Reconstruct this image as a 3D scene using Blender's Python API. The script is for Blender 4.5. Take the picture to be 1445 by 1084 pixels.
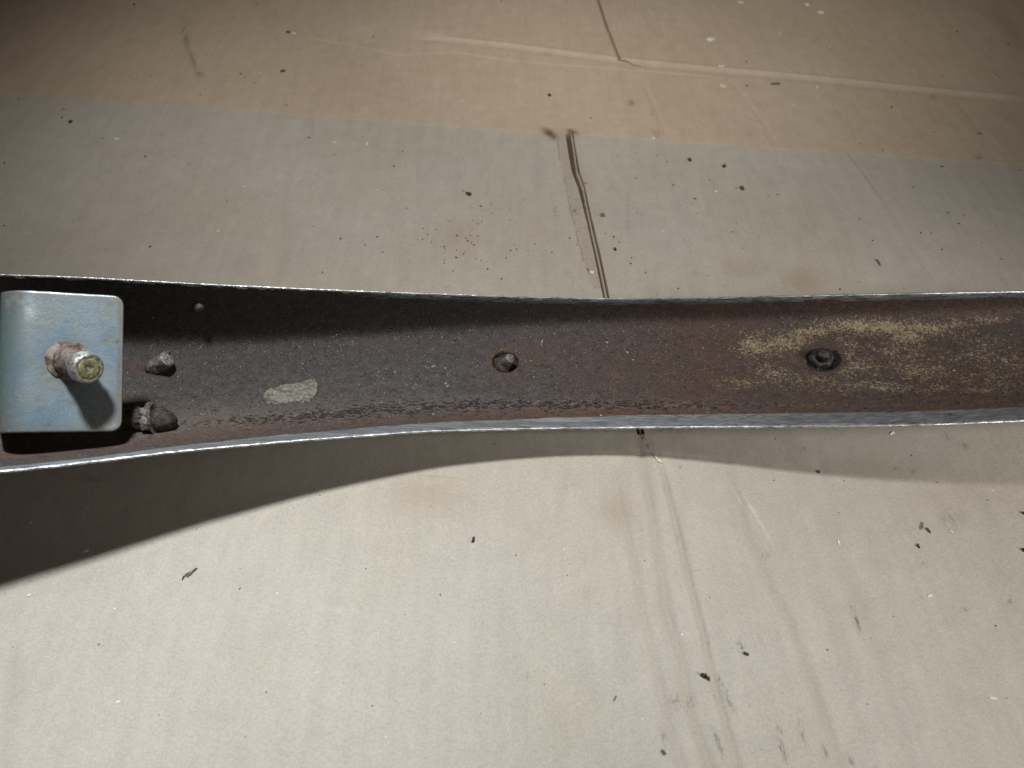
import bpy, math, random
import numpy as np
from mathutils import Vector, Matrix
from mathutils.bvhtree import BVHTree
random.seed(7); rng = np.random.default_rng(11)
S = bpy.context.scene
for o in list(bpy.data.objects): bpy.data.objects.remove(o)

# ------------------------------------------------------------------ camera, world, lamps, exposure
TH = math.radians(40); F = 1050.; D = .5
CAM = np.array([0, -D*math.sin(TH), D*math.cos(TH)])
FW = -CAM/D; RT = np.array([1., 0, 0]); UP = np.cross(RT, FW)
cam_d = bpy.data.cameras.new('camera'); cam = bpy.data.objects.new('camera', cam_d)
S.collection.objects.link(cam); S.camera = cam
cam_d.sensor_width = 36; cam_d.lens = 36*F/1445; cam_d.clip_start = .01; cam_d.clip_end = 50
cam.location = CAM; cam.rotation_euler = (TH, 0, 0)
cam_d.dof.use_dof = True; cam_d.dof.focus_distance = .475; cam_d.dof.aperture_fstop = 8.0

W = bpy.data.worlds.new('World'); S.world = W; W.use_nodes = True
bg = W.node_tree.nodes['Background']; bg.inputs[0].default_value = (1.0, .80, .62, 1); bg.inputs[1].default_value = .030
S.view_settings.view_transform = 'Standard'; S.view_settings.look = 'None'
S.view_settings.exposure = 0; S.view_settings.gamma = 1
S.render.resolution_x = 1024; S.render.resolution_y = 768

def lamp(name, kind, loc, target, energy, col, **k):
    l = bpy.data.lights.new(name, kind); l.energy = energy; l.color = col
    for a, v in k.items(): setattr(l, a, v)
    o = bpy.data.objects.new(name, l); S.collection.objects.link(o); o.location = loc
    o.rotation_euler = (Vector(target)-Vector(loc)).to_track_quat('-Z', 'Y').to_euler()
    return o
LP = (-.15, .10, .80)
K = dict(shadow_soft_size=.042, spot_blend=1.0)
lamp('work_lamp', 'SPOT', LP, (-.02, .35, 0), 17.5, (1.0, .99, .965), spot_size=math.radians(88), **K)
lamp('near_beam_fill', 'SPOT', LP, (-.09, -.42, 0), 34.5, (.925, .97, 1.0), spot_size=math.radians(70), **K)  # added beam from the work lamp's spot, brightens the near cardboard
lamp('left_beam_fill', 'SPOT', LP, (-.38, -.40, 0), 19.0, (.87, .935, 1.0), spot_size=math.radians(60), **K)  # second added beam, lifts the near left corner
lamp('far_beam_fill', 'SPOT', LP, (.22, .62, 0), 9.5, (1.0, .98, .93), spot_size=math.radians(52), **K)  # added beam that brightens the far flap
lamp('side_fill', 'SPOT', (.85, -.50, .60), (.32, -.13, 0), 33.0, (1.0, .985, .955), shadow_soft_size=.13, spot_blend=1.0, spot_size=math.radians(44))  # unseen fill added to lighten the bar's shadow on the right

# ------------------------------------------------------------------ projection helpers (recover real places from the photo)
def unp(px, py, z):
    px, py, z = np.broadcast_arrays(np.asarray(px, float), np.asarray(py, float), np.asarray(z, float))
    d = FW + RT*((px-722.5)/F)[..., None] - UP*((py-542)/F)[..., None]
    return CAM + d*((z-CAM[2])/d[..., 2])[..., None]
def prj(P):
    q = P-CAM; z = q@FW
    return 722.5+F*(q@RT)/z, 542-F*(q@UP)/z
def rayd(px, py):
    d = FW + RT*(px-722.5)/F - UP*(py-542)/F
    return Vector(d/np.linalg.norm(d))

# ------------------------------------------------------------------ numeric noise for wear masks
def vnoise(x, y, seed=0):
    def h(i, j):
        n = (i.astype(np.int64)*374761393 + j.astype(np.int64)*668265263 + seed*974634777) & 0x7fffffff
        n = ((n ^ (n >> 13))*1274126177) & 0x7fffffff
        return (n ^ (n >> 16))/0x7fffffff % 1.0
    i = np.floor(x); j = np.floor(y); u = x-i; v = y-j
    u = u*u*(3-2*u); v = v*v*(3-2*v)
    return (h(i, j)*(1-u)+h(i+1, j)*u)*(1-v)+(h(i, j+1)*(1-u)+h(i+1, j+1)*u)*v
def fbm(x, y, seed=0, o=4):
    s = 0; a = .5
    for k in range(o): s = s + a*vnoise(x, y, seed+k*17); x = x*2.03; y = y*2.03; a *= .5
    return s
def sstep(a, b, x):
    t = np.clip((x-a)/(b-a), 0, 1); return t*t*(3-2*t)

# ------------------------------------------------------------------ materials
class NT:
    def __init__(s, name):
        s.m = bpy.data.materials.new(name); s.m.use_nodes = True; s.t = s.m.node_tree; s.n = s.t.nodes
        s.b = s.n['Principled BSDF']
    def set(s, sock, v):
        if v is None: return
        if isinstance(v, bpy.types.NodeSocket): s.t.links.new(v, sock)
        else:
            if isinstance(v, tuple) and len(v) == 3 and sock.type == 'RGBA': v = v+(1,)
            sock.default_value = v
    def node(s, t, outp=0, ins=None, **k):
        n = s.n.new(t)
        for a, v in k.items(): setattr(n, a, v)
        for a, v in (ins or {}).items(): s.set(n.inputs[a], v)
        return n.outputs[outp]
    def co(s, scale=(1, 1, 1)):
        c = s.node('ShaderNodeTexCoord', 3)
        return s.node('ShaderNodeVectorMath', 0, {0: c, 1: scale}, operation='MULTIPLY')
    def attr(s, a): return s.node('ShaderNodeAttribute', 2, attribute_name=a)
    def noise(s, vec, scale, detail=4, rough=.6, dist=0):
        return s.node('ShaderNodeTexNoise', 0, {'Vector': vec, 'Scale': scale, 'Detail': detail, 'Roughness': rough, 'Distortion': dist})
    def vor(s, vec, scale, out=0): return s.node('ShaderNodeTexVoronoi', out, {'Vector': vec, 'Scale': scale})
    def math(s, op, a, b=None, c=None, clamp=False):
        i = {0: a}
        if b is not None: i[1] = b
        if c is not None: i[2] = c
        return s.node('ShaderNodeMath', 0, i, operation=op, use_clamp=clamp)
    def ss(s, v, a, b, lo=0., hi=1.):
        return s.node('ShaderNodeMapRange', 0, {'Value': v, 'From Min': a, 'From Max': b, 'To Min': lo, 'To Max': hi}, interpolation_type='SMOOTHSTEP')
    def mix(s, f, a, b, mode='MIX'):
        n = s.n.new('ShaderNodeMix'); n.data_type = 'RGBA'; n.blend_type = mode
        s.set(n.inputs[0], f); s.set(n.inputs[6], a); s.set(n.inputs[7], b); return n.outputs[2]
    def bump(s, h, dist, strength=1., prev=None):
        return s.node('ShaderNodeBump', 0, {'Height': h, 'Distance': dist, 'Strength': strength, 'Normal': prev} if prev else {'Height': h, 'Distance': dist, 'Strength': strength})
    def out(s, color=None, rough=None, metal=None, normal=None, spec=None):
        s.set(s.b.inputs['Base Color'], color); s.set(s.b.inputs['Roughness'], rough); s.set(s.b.inputs['Metallic'], metal)
        if normal is not None: s.set(s.b.inputs['Normal'], normal)
        s.set(s.b.inputs['Specular IOR Level'], spec)
        return s.m

def mat_cardboard():
    t = NT('kraft_cardboard'); c = t.co()
    n_big = t.noise(c, 9, 3, .5); n_mid = t.noise(c, 60, 5, .65); n_fine = t.noise(c, 900, 3, .7)
    fib = t.noise(t.co((260, 1500, 1)), 1.0, 3, .6)
    fib2 = t.noise(t.co((1600, 330, 1)), 1.0, 2, .6)
    grey = (.397, .358, .306); tan = (.438, .352, .266)
    line = t.math('ADD', t.attr('line'), t.math('MULTIPLY', t.math('SUBTRACT', n_mid, .5), 1.0))
    f = t.ss(line, -.35, .35)
    far = t.ss(t.attr('line'), 30., 130.)
    col = t.mix(f, grey, t.mix(far, tan, (.446, .356, .266)))
    col = t.mix(t.math('MULTIPLY', t.ss(n_big, .35, .7), .35), col, t.mix(1., col, (.88, .84, .76), 'MULTIPLY'))
    v = t.math('ADD', t.math('MULTIPLY', n_fine, .60), t.math('MULTIPLY', fib, .30))
    v = t.math('ADD', v, t.math('MULTIPLY', fib2, .16)); v = t.math('ADD', v, t.math('MULTIPLY', n_mid, .26)); v = t.math('ADD', v, t.math('MULTIPLY', t.noise(t.co((110, 14, 1)), 1., 3, .6), .22)); v = t.math('ADD', v, .26)
    col = t.mix(1., col, t.node('ShaderNodeCombineColor', 0, {0: v, 1: v, 2: v}), 'MULTIPLY')
    # tiny flecks in the paper
    vo = t.vor(c, 620); fl = t.math('MULTIPLY', t.ss(vo, .10, .04), t.ss(t.noise(c, 150, 2), .56, .66))
    col = t.mix(t.math('MULTIPLY', fl, .55), col, (.12, .085, .055))
    vo2 = t.vor(t.co((1, 1, 1)), 431); fl2 = t.math('MULTIPLY', t.ss(vo2, .09, .04), t.ss(t.noise(c, 120, 2), .60, .68))
    col = t.mix(t.math('MULTIPLY', fl2, .6), col, (.75, .70, .62))
    sc = t.math('MULTIPLY', t.attr('scuff'), t.ss(t.noise(t.co((500, 160, 1)), 1., 4, .7), .3, .6)); col = t.mix(sc, col, (.58, .52, .44))
    rs = t.math('MULTIPLY', t.attr('stain_shade'), t.ss(n_mid, .25, .5)); col = t.mix(rs, col, (.25, .175, .105))
    sm = t.math('MULTIPLY', t.attr('smudge'), t.ss(t.noise(t.co((700, 260, 1)), 1., 5, .75), .42, .60)); col = t.mix(sm, col, (.045, .036, .028))
    col = t.mix(t.attr('ply_shade'), col, (.085, .052, .030)); col = t.mix(t.attr('liner'), col, (.50, .42, .33))
    h = t.math('ADD', t.math('MULTIPLY', n_fine, .5), t.math('ADD', t.math('MULTIPLY', fib, .5), t.math('MULTIPLY', n_mid, 1.6)))
    return t.out(col, t.ss(n_mid, .2, .8, .58, .74), 0., t.bump(h, .00028, 1.), .22)

def mat_rust():
    t = NT('rusted_steel_inside'); c = t.co()
    n1 = t.noise(c, 25, 5, .6); n2 = t.noise(c, 210, 8, .82); n3 = t.noise(c, 950, 5, .85); n4 = t.noise(c, 2300, 2, .8)
    base = t.mix(t.ss(n2, .35, .68), (.036, .029, .026), (.078, .064, .057))
    base = t.mix(t.math('MULTIPLY', t.ss(n3, .53, .64), .75), base, (.145, .130, .125))
    base = t.mix(t.math('MULTIPLY', t.ss(n3, .47, .38), .75), base, (.013, .010, .009))
    blue = t.math('MULTIPLY', t.attr('cold'), t.ss(n2, .45, .65)); base = t.mix(blue, base, (.085, .085, .105))
    rd = t.math('MULTIPLY', t.attr('rust'), t.ss(t.math('ADD', n2, t.math('MULTIPLY', n1, .5)), .55, .95))
    rcol = t.mix(t.ss(n3, .4, .62), (.052, .025, .017), (.145, .070, .043)); base = t.mix(rd, base, rcol)
    ye = t.math('MULTIPLY', t.math('ADD', t.math('MULTIPLY', t.attr('paint'), 1.), t.math('MULTIPLY', t.math('SUBTRACT', t.noise(c, 620, 4, .9), .5), 5.5)), 1.)
    ye = t.math('ADD', ye, t.math('MULTIPLY', t.math('SUBTRACT', n2, .5), 1.4)); ye = t.math('ADD', ye, t.math('MULTIPLY', t.math('SUBTRACT', t.noise(c, 75, 4, .7), .5), 1.5)); ye = t.math('MULTIPLY', t.ss(ye, .50, 1.05), t.ss(t.attr('paint'), .03, .15))
    base = t.mix(t.math('MULTIPLY', ye, .92), base, t.mix(t.ss(n4, .4, .6), (.25, .185, .105), (.46, .385, .245)))
    wr = t.math('MULTIPLY', t.attr('warm'), t.ss(n3, .35, .6)); base = t.mix(wr, base, (.17, .135, .105))
    # flaked pits along the lower bend
    pt = t.noise(t.co((300, 620, 620)), 1., 3, .6); pv = t.noise(t.co((120, 260, 260)), 1., 2, .5)
    pk = t.math('MULTIPLY', t.ss(t.math('ADD', pt, t.math('MULTIPLY', t.attr('pit'), .20)), .66, .70), t.ss(pv, .36, .46))
    base = t.mix(t.math('MULTIPLY', t.attr('pit'), .45), base, (.135, .105, .085)); base = t.mix(t.math('MULTIPLY', pk, .9), base, (.020, .010, .009))
    lt = t.math('MULTIPLY', t.math('MULTIPLY', t.attr('pit'), t.ss(t.noise(t.co((140, 1000, 1000)), 1., 4, .7), .62, .66)), .8); base = t.mix(lt, base, (.34, .31, .29))
    base = t.mix(t.math('MULTIPLY', t.attr('hole'), .85), base, (.010, .008, .007))  # shade inside the bolt holes painted as near-black colour
    # bare zinc band next to the edge
    st = t.noise(t.co((14, 1600, 1600)), 1., 5, .65); st2 = t.noise(t.co((90, 700, 700)), 1., 4, .6)
    zm = t.ss(t.math('ADD', t.attr('zinc'), t.math('MULTIPLY', t.math('SUBTRACT', st2, .5), .8)), .42, .62)
    zcol = t.mix(t.ss(st, .34, .66), (.12, .14, .155), (.42, .44, .45)); zcol = t.mix(t.math('MULTIPLY', t.ss(st2, .52, .66), .6), zcol, (.20, .15, .11))
    base = t.mix(zm, base, zcol)
    # bright scratched grains
    vo = t.vor(c, 700); g = t.math('MULTIPLY', t.ss(vo, .24, .12), t.ss(t.noise(c, 260, 3), .53, .62)); base = t.mix(g, base, (.45, .44, .44))
    h = t.math('ADD', t.math('MULTIPLY', n2, .7), t.math('ADD', n3, t.math('MULTIPLY', pk, -1.5)))
    return t.out(base, t.mix(zm, (.62,)*3, (.40,)*3), t.math('ADD', t.math('MULTIPLY', zm, .55), t.math('MULTIPLY', g, .5), clamp=True), t.bump(h, .0006, 1.), .4)

def mat_edge():
    t = NT('worn_chromed_edge'); c = t.co()
    n = t.noise(t.co((190, 1300, 1300)), 1., 5, .72); m = t.noise(t.co((45, 500, 500)), 1., 6, .75); k = t.noise(c, 30, 4)
    col = t.mix(t.ss(n, .42, .58), (.26, .265, .275), (.80, .80, .79))
    dk = t.math('MULTIPLY', t.ss(m, .46, .54), t.ss(k, .38, .56)); col = t.mix(t.math('MULTIPLY', dk, .5), col, (.03, .028, .03))
    return t.out(col, t.ss(n, .3, .7, .45, .25), .7, t.bump(n, .00018, 1.), .6)

def mat_chrome():
    t = NT('chrome_plate'); c = t.co(); n = t.noise(c, 60, 4)
    return t.out((.62, .63, .64), t.ss(n, .3, .7, .10, .25), 1., t.bump(n, .0002, .4))

def mat_zinc():
    t = NT('passivated_zinc'); c = t.co()
    a = t.noise(c, 28, 4, .55, .6); b = t.noise(c, 330, 4, .7); d = t.noise(c, 1200, 2, .7); e = t.noise(c, 60, 3, .5)
    col = t.mix(t.ss(a, .34, .60), (.205, .315, .405), (.325, .395, .430))
    col = t.mix(t.math('MULTIPLY', t.ss(e, .48, .66), .45), col, (.36, .375, .31))
    col = t.mix(t.math('MULTIPLY', t.attr('green'), t.ss(a, .3, .6)), col, (.24, .345, .315))
    col = t.mix(t.math('MULTIPLY', t.ss(b, .50, .64), .40), col, (.135, .205, .285))
    col = t.mix(t.math('MULTIPLY', t.ss(b, .47, .36), .5), col, (.42, .48, .50))
    col = t.mix(t.math('MULTIPLY', t.attr('white'), t.ss(t.noise(c, 120, 4), .36, .56)), col, (.66, .69, .70))
    col = t.mix(t.math('MULTIPLY', t.attr('wear'), t.ss(b, .38, .50)), col, (.30, .265, .22))
    sp = t.math('MULTIPLY', t.attr('rust'), t.ss(t.noise(c, 240, 4, .7), .36, .52)); col = t.mix(sp, col, (.15, .095, .06))
    sc = t.noise(t.co((1400, 500, 500)), 1., 3, .8); scm = t.math('MULTIPLY', t.ss(sc, .60, .66), t.attr('scratch')); col = t.mix(scm, col, (.75, .80, .84))
    return t.out(col, t.ss(b, .3, .7, .33, .50), t.ss(sp, 0., 1., .60, .1), t.bump(t.math('ADD', b, d), .00012, .7), .5)

def mat_rough(name, c1, c2, metal, rough, sc=300, extra=None, bd=.0005):
    t = NT(name); c = t.co(); n = t.noise(c, sc, 5, .7); m = t.noise(c, sc*.25, 3, .6)
    col = t.mix(t.ss(n, .38, .62), c1, c2)
    if extra: col = t.mix(t.ss(m, .48, .60), col, extra)
    return t.out(col, rough, metal, t.bump(n, bd, 1.), .4)

M_card = mat_cardboard(); M_rust = mat_rust(); M_edge = mat_edge(); M_chrome = mat_chrome(); M_zinc = mat_zinc()
M_bolt = mat_rough('rusty_bolt_shank', (.085, .060, .052), (.24, .195, .175), .25, .55, 420, (.16, .13, .115))
M_bolttip = mat_rough('bare_bolt_rim', (.20, .19, .17), (.62, .60, .55), .7, .38, 500)
M_boltyel = mat_rough('yellow_chromate_face', (.13, .115, .05), (.40, .37, .20), .25, .5, 420, (.24, .215, .11))
M_crust = mat_rough('rust_crust', (.075, .042, .032), (.22, .15, .115), .05, .75, 500, (.30, .25, .21), .0008)
M_orange = mat_rough('orange_rust', (.08, .034, .018), (.27, .105, .045), .0, .8, 420, None, .0008)
M_stud = mat_rough('grey_rusty_stud', (.085, .070, .062), (.24, .21, .19), .3, .55, 600)
M_studpale = mat_rough('pale_stud_face', (.13, .12, .115), (.36, .34, .33), .25, .5, 700)
M_dark = mat_rough('blackened_steel', (.018, .017, .017), (.075, .072, .070), .35, .45, 600)
M_clip = mat_rough('brown_corroded_clip', (.022, .016, .012), (.080, .060, .044), .15, .55, 380, (.075, .042, .028), .0012)
M_mud = mat_rough('pale_sealant', (.125, .115, .095), (.30, .285, .245), 0., .85, 500, (.19, .175, .145), .0010)
def mat_sealant():
    t = NT('pale_sealant'); c = t.co(); n = t.noise(c, 520, 5, .75); m = t.noise(t.co((120, 420, 420)), 1., 4, .65)
    col = t.mix(t.ss(n, .38, .62), (.150, .137, .112), (.285, .268, .230)); col = t.mix(t.math('MULTIPLY', t.ss(m, .50, .60), .7), col, (.085, .072, .058))
    e = t.math('ADD', t.attr('edge'), t.math('MULTIPLY', t.math('SUBTRACT', n, .5), 9.)); col = t.mix(t.ss(e, 2.6, 0.4), col, (.062, .050, .044))
    return t.out(col, .82, 0., t.bump(t.math('ADD', n, m), .0012, 1.), .3)
M_mud = mat_sealant()
M_black = mat_rough('dark_speck', (.022, .016, .012), (.085, .06, .042), 0., .6, 900)
M_brown = mat_rough('brown_speck', (.06, .034, .018), (.15, .085, .042), 0., .7, 900)
M_grey = mat_rough('grey_speck', (.10, .085, .065), (.20, .17, .13), 0., .8, 900)
M_pale = mat_rough('pale_wood', (.55, .48, .36), (.80, .74, .62), 0., .6, 900)
M_white = mat_rough('white_flake', (.66, .64, .60), (.85, .83, .80), 0., .5, 900)
M_grain = mat_rough('pale_grain', (.30, .29, .28), (.60, .58, .55), .2, .5, 900)
M_table = mat_rough('dark_floor', (.03, .022, .016), (.07, .05, .035), 0., .8, 60)

# ------------------------------------------------------------------ mesh helpers
def grid_mesh(name, P, mat, attrs=None, parent=None, smooth=True, closeu=False):
    nu, nv = P.shape[:2]
    me = bpy.data.meshes.new(name); me.vertices.add(nu*nv); me.vertices.foreach_set('co', P.reshape(-1).astype(np.float32))
    i = np.arange(nu if closeu else nu-1)[:, None]; j = np.arange(nv-1)[None]
    a = i*nv+j; b = ((i+1) % nu)*nv+j; q = np.stack([a, b, b+1, a+1], -1).reshape(-1, 4)
    me.loops.add(q.size); me.loops.foreach_set('vertex_index', q.reshape(-1).astype(np.int32))
    me.polygons.add(len(q)); me.polygons.foreach_set('loop_start', np.arange(0, q.size, 4, dtype=np.int32))
    me.polygons.foreach_set('use_smooth', np.full(len(q), smooth))
    me.update(calc_edges=True)
    for k, v in (attrs or {}).items():
        at = me.attributes.new(k, 'FLOAT', 'POINT'); at.data.foreach_set('value', np.ascontiguousarray(v, np.float32).reshape(-1))
    me.materials.append(mat); me.validate()
    o = bpy.data.objects.new(name, me); S.collection.objects.link(o); o.parent = parent
    return o
def poly_mesh(name, V, Fc, mat, parent=None, smooth=False):
    me = bpy.data.meshes.new(name); me.from_pydata([tuple(v) for v in V], [], Fc); me.update()
    me.materials.append(mat)
    if smooth: me.polygons.foreach_set('use_smooth', [True]*len(me.polygons))
    o = bpy.data.objects.new(name, me); S.collection.objects.link(o); o.parent = parent; return o
def frame(axis):
    a = Vector(axis).normalized(); x = a.orthogonal().normalized()
    if abs(a.z) < .999: x = Vector((0, 0, 1)).cross(a).normalized()
    return x, a.cross(x), a
def lathe(name, base, axis, prof, mat, parent=None, seg=48, amp=0, freq=400, sides=0, seed=0, smooth=True, thread=None, off=(0, 0)):
    x, y, a = frame(axis); V = []; base = Vector(base)
    if thread:
        (t0, t1, pitch, dep) = thread; out = []
        for (p, q) in zip(prof, prof[1:]):
            n = max(1, int(abs(q[0]-p[0])/(pitch/6))) if (q[0] > t0 and p[0] < t1) else 1
            for k in range(n):
                s = k/n; out.append((p[0]+(q[0]-p[0])*s, p[1]+(q[1]-p[1])*s))
        out.append(prof[-1]); prof = out
    for (t, r) in prof:
        for k in range(seg):
            an = 2*math.pi*k/seg; rr = r
            if sides:
                w = math.pi/sides; rr = r*math.cos(w)/math.cos(((an+w) % (2*w))-w)
                rr = min(rr, r*.97)
            if thread and thread[0] < t < thread[1]: rr -= thread[3]*(.5+.5*math.cos(2*math.pi*(t/thread[2]+k/seg)))
            if amp: rr += amp*(float(fbm(np.array([an*3.+seed*9.1]), np.array([t*freq+seed]), seed, 3)[0])-.45)*(1 if r > 0 else 0)
            tt = t + (amp*.8*(float(fbm(np.array([an*2.+4+r*900]), np.array([r*freq]), seed+5, 2)[0])-.4) if amp and r > 0 else 0)
            s = r/max(p[1] for p in prof)
            V.append(base+a*tt+x*(rr*math.cos(an)+off[0]*t)+y*(rr*math.sin(an)+off[1]*t))
    n = len(prof); Fc = []
    for i in range(n-1):
        for k in range(seg): Fc.append((i*seg+k, i*seg+(k+1) % seg, (i+1)*seg+(k+1) % seg, (i+1)*seg+k))
    Fc.append(tuple(range(seg))[::-1]); Fc.append(tuple((n-1)*seg+k for k in range(seg)))
    o = poly_mesh(name, V, Fc, mat, parent, smooth)
    return o
def tag(o, label=None, cat=None, group=None, kind=None):
    if label: o['label'] = label
    if cat: o['category'] = cat
    if group: o['group'] = group
    if kind: o['kind'] = kind
    return o

# ------------------------------------------------------------------ cardboard
def world_path(pts): return np.array([unp(x, y, 0)[:2] for x, y in pts])
slot_px = [(820, -160), (838, -20), (845, 0), (858, 40), (875, 82), (846, 120), (805, 182), (808, 200), (815, 242), (822, 262), (830, 300), (845, 365), (857, 422), (880, 510), (893, 560), (905, 612), (922, 660), (960, 900), (990, 1100), (1040, 1500)]
slw = world_path(slot_px); o_ = np.argsort(slw[:, 1]); slw = slw[o_]
SX0 = .062
def slotx(Y): return np.interp(Y, slw[:, 1], slw[:, 0])
def make_cardboard():
    c = np.concatenate([np.arange(-1.2, -.40, .02), np.arange(-.40, SX0-.008, .0010), np.arange(SX0-.008, SX0+.008, .00018), np.arange(SX0+.008, .48, .0010), np.arange(.48, 1.3, .02)])
    r = np.concatenate([np.arange(-.9, -.26, .02), np.arange(-.26, .50, .0010), np.arange(.50, 1.6, .02)])
    c, r = np.meshgrid(c, r, indexing='ij')
    X = c + (slotx(r)-SX0)*np.exp(-((c-SX0)/.06)**2); Y = r
    dx = (X-slotx(Y))*1000
    P = np.stack([X, Y, np.zeros_like(X)], -1); px, py = prj(P)
    vis = (Y > -.28)
    px = np.where(vis, px, -9999); py = np.where(vis, py, 5000)
    Z = np.zeros_like(X)
    Z += .0006*(fbm(X*6, Y*6, 3, 2)-.37) + .00022*(fbm(X*40, Y*12, 5, 3)-.45)
    fl = fbm(X*9+3, Y*5, 8, 2)
    Z += .00009*(1-.6*sstep(.08, .2, X))*np.sin(2*math.pi*X/.0068+2*fl)*sstep(.25, .5, fl)
    # liner line (signed distance in mm, + on the far side)
    la = unp(0, 130, 0); lm = unp(720, 183, 0); lb = unp(1445, 232, 0)
    Yl = np.interp(X, [la[0], lm[0], lb[0]], [la[1], lm[1], lb[1]]) + (X > lb[0])*(X-lb[0])*(lb[1]-lm[1])/(lb[0]-lm[0]) + (X < la[0])*(X-la[0])*(lm[1]-la[1])/(lm[0]-la[0])
    Yl = Yl + .0005*(fbm(X*60, X*0, 2, 3)-.45)
    line = (Y-Yl)*1000
    Z += .00035*sstep(-.5, .5, line)
    # long fold across the far flap
    fp = world_path([(-300, -30), (0, -8), (200, 5), (330, 24), (500, 40), (720, 62), (870, 82), (1000, 95), (1130, 106), (1300, 124), (1445, 138), (1800, 170)])
    Yf = np.interp(X, fp[:, 0], fp[:, 1]); d = (Y-Yf)*1000
    Z += .0013*np.exp(-(d/4.0)**2) - .0007*np.exp(-((d+9)/4.5)**2)
    scuff = .42*np.exp(-(d/4.2)**2)*sstep(-.26, -.12, X)
    fp2 = world_path([(400, 47), (520, 68), (560, 78), (640, 74), (720, 86), (900, 100), (1000, 108)])
    d2 = (Y-np.interp(X, fp2[:, 0], fp2[:, 1], left=9, right=9))*1000
    Z += -.0005*np.exp(-(d2/1.5)**2); scuff += .20*np.exp(-(d2/2.2)**2)
    # score creases, their brown shading partly painted into the colour
    stain_shade = np.zeros_like(X); smudge = np.zeros_like(X)
    def pxc(l, ox=720, oy=580, s=1.993): return [(ox+a/s, oy+b/s) for a, b in l]
    def crease(pts, w, dep, st, rise=.4):
        w_ = world_path(pts); k = np.argsort(w_[:, 1]); w_ = w_[k]
        xx = np.interp(Y, w_[:, 1], w_[:, 0]); e = sstep(w_[0, 1]-.004, w_[0, 1]+.006, Y)*sstep(w_[-1, 1]+.002, w_[-1, 1]-.035, Y)
        q = (X-xx)*1000/1.35+.2*(fbm(Y*80, Y*0, int(w*10), 2)-.4)
        mod = .6+.8*fbm(Y*45, X*0+w, 4, 2)
        dep = dep*1.6; st = st*.75
        return e*mod*(-dep*np.exp(-(q/w)**2)+rise*dep*np.exp(-((q-2.2*w)/w)**2)), e*mod*st*np.exp(-((q+.3*w)/(w*1.1))**2)
    for pts, w, dep, st in [
        (pxc([(280, 110), (310, 270), (350, 430), (375, 580), (410, 720), (450, 900), (500, 1040), (640, 1500)]), 1.5, .00062, .28),
        (pxc([(345, 60), (370, 130), (400, 300), (415, 400), (440, 560), (480, 690), (510, 850), (575, 1040), (700, 1500)]), 2.0, .00085, .42),
        (pxc([(400, 90), (430, 170), (470, 330), (505, 480), (540, 610), (565, 730), (600, 850), (650, 1040), (800, 1500)]), 1.3, .00080, .42),
        (pxc([(600, 100), (640, 230), (672, 360), (722, 470), (790, 600), (840, 740), (880, 850), (940, 1040), (1100, 1500)]), 1.6, .00055, .30),
        ([(1185, 205), (1230, 265), (1275, 330), (1320, 395), (1345, 430)], 1.3, -.0005, .0),
        ([(1030, 110), (1075, 170), (1100, 215)], 2.0, .0002, .05), ([(905, 110), (925, 155), (940, 190)], 1.6, .0004, .1),
        ([(1340, 130), (1390, 190), (1425, 225)], 2.2, .0002, .05),
        ([(1395, 5), (1420, 32), (1450, 66), (1475, 100)], 1.6, .0012, .6), ([(75, 10), (45, 60), (20, 120)], 3.0, .0008, .15), ([(40, 10), (20, 50), (-10, 100)], 3.0, .0008, .15),
        ([(1150, 620), (1180, 760), (1230, 900), (1290, 1090)], 2.5, .00025, .1),
        ([(22, 860), (8, 960), (-10, 1090)], 3.0, .0004, .05), ([(560, 180), (562, 300), (560, 410)], 2.2, .0003, .05), ([(400, 160), (398, 300), (392, 400)], 2.6, .0003, .05)]:
        dz, s_ = crease(pts, w, dep, st); Z += dz; stain_shade = np.maximum(stain_shade, s_)
    # real gap between the flaps
    y0 = unp(805, 186, 0)[1]; y1 = unp(906, 613, 0)[1]
    t = (y0-Y)/(y0-y1)
    inr = sstep(-.003, .006, t)*sstep(1.0, .985, t)
    wl = 5.0*(1-.55*sstep(.08, .42, t)); wr = 1.9
    gap = (sstep(-wl-.25, -wl, dx)*sstep(wr+.25, wr, dx))*inr
    wob = .25*np.sin(t*31)*sstep(.5, .2, t)
    ridge = sstep(.52, .34, abs(dx-.25-wob))*inr
    Z = Z - .0060*gap + .0050*ridge*gap
    Z += .0007*np.exp(-((dx-3)/2.5)**2)*inr
    liner = ridge*.9; ply_shade = gap*(1-ridge)*.97  # inner ply coloured extra dark, painting shade into the gap
    # upper cut
    yu = unp(876, 84, 0)[1]; g2 = sstep(.95+.25*fbm(Y*400, X*0, 3, 2), .3, abs(dx))*sstep(yu-.001, yu+.001, Y)
    Z -= .005*g2; ply_shade = np.maximum(ply_shade, g2*(.55+.4*(fbm(Y*900, X*200, 9, 2) > .4)))
    stain_shade = np.maximum(stain_shade, .8*np.exp(-((dx+2.0)/1.1)**2)*sstep(yu-.001, yu+.002, Y))
    cp = world_path([(874, 84), (885, 86), (895, 90), (906, 92)]); m = (X > cp[0, 0]-.0005) & (X < cp[-1, 0])
    dd = abs(Y-np.interp(X, cp[:, 0], cp[:, 1]))*1000; g3 = sstep(1.7, .7, dd)*m
    Z -= .0018*g3; ply_shade = np.maximum(ply_shade, .95*g3)
    # peeled strip left of the gap
    pe = world_path([(785, 185), (790, 225), (797, 255), (806, 300), (815, 335), (826, 375), (838, 405)]); k = np.argsort(pe[:, 1]); pe = pe[k]
    q = (X-np.interp(Y, pe[:, 1], pe[:, 0], left=-9, right=-9))*1000; q = q + 1.4*(fbm(Y*150, X*0, 21, 3)-.45)
    band = sstep(-.25, .25, q)*(dx < -wl)*(q < 30)
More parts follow.
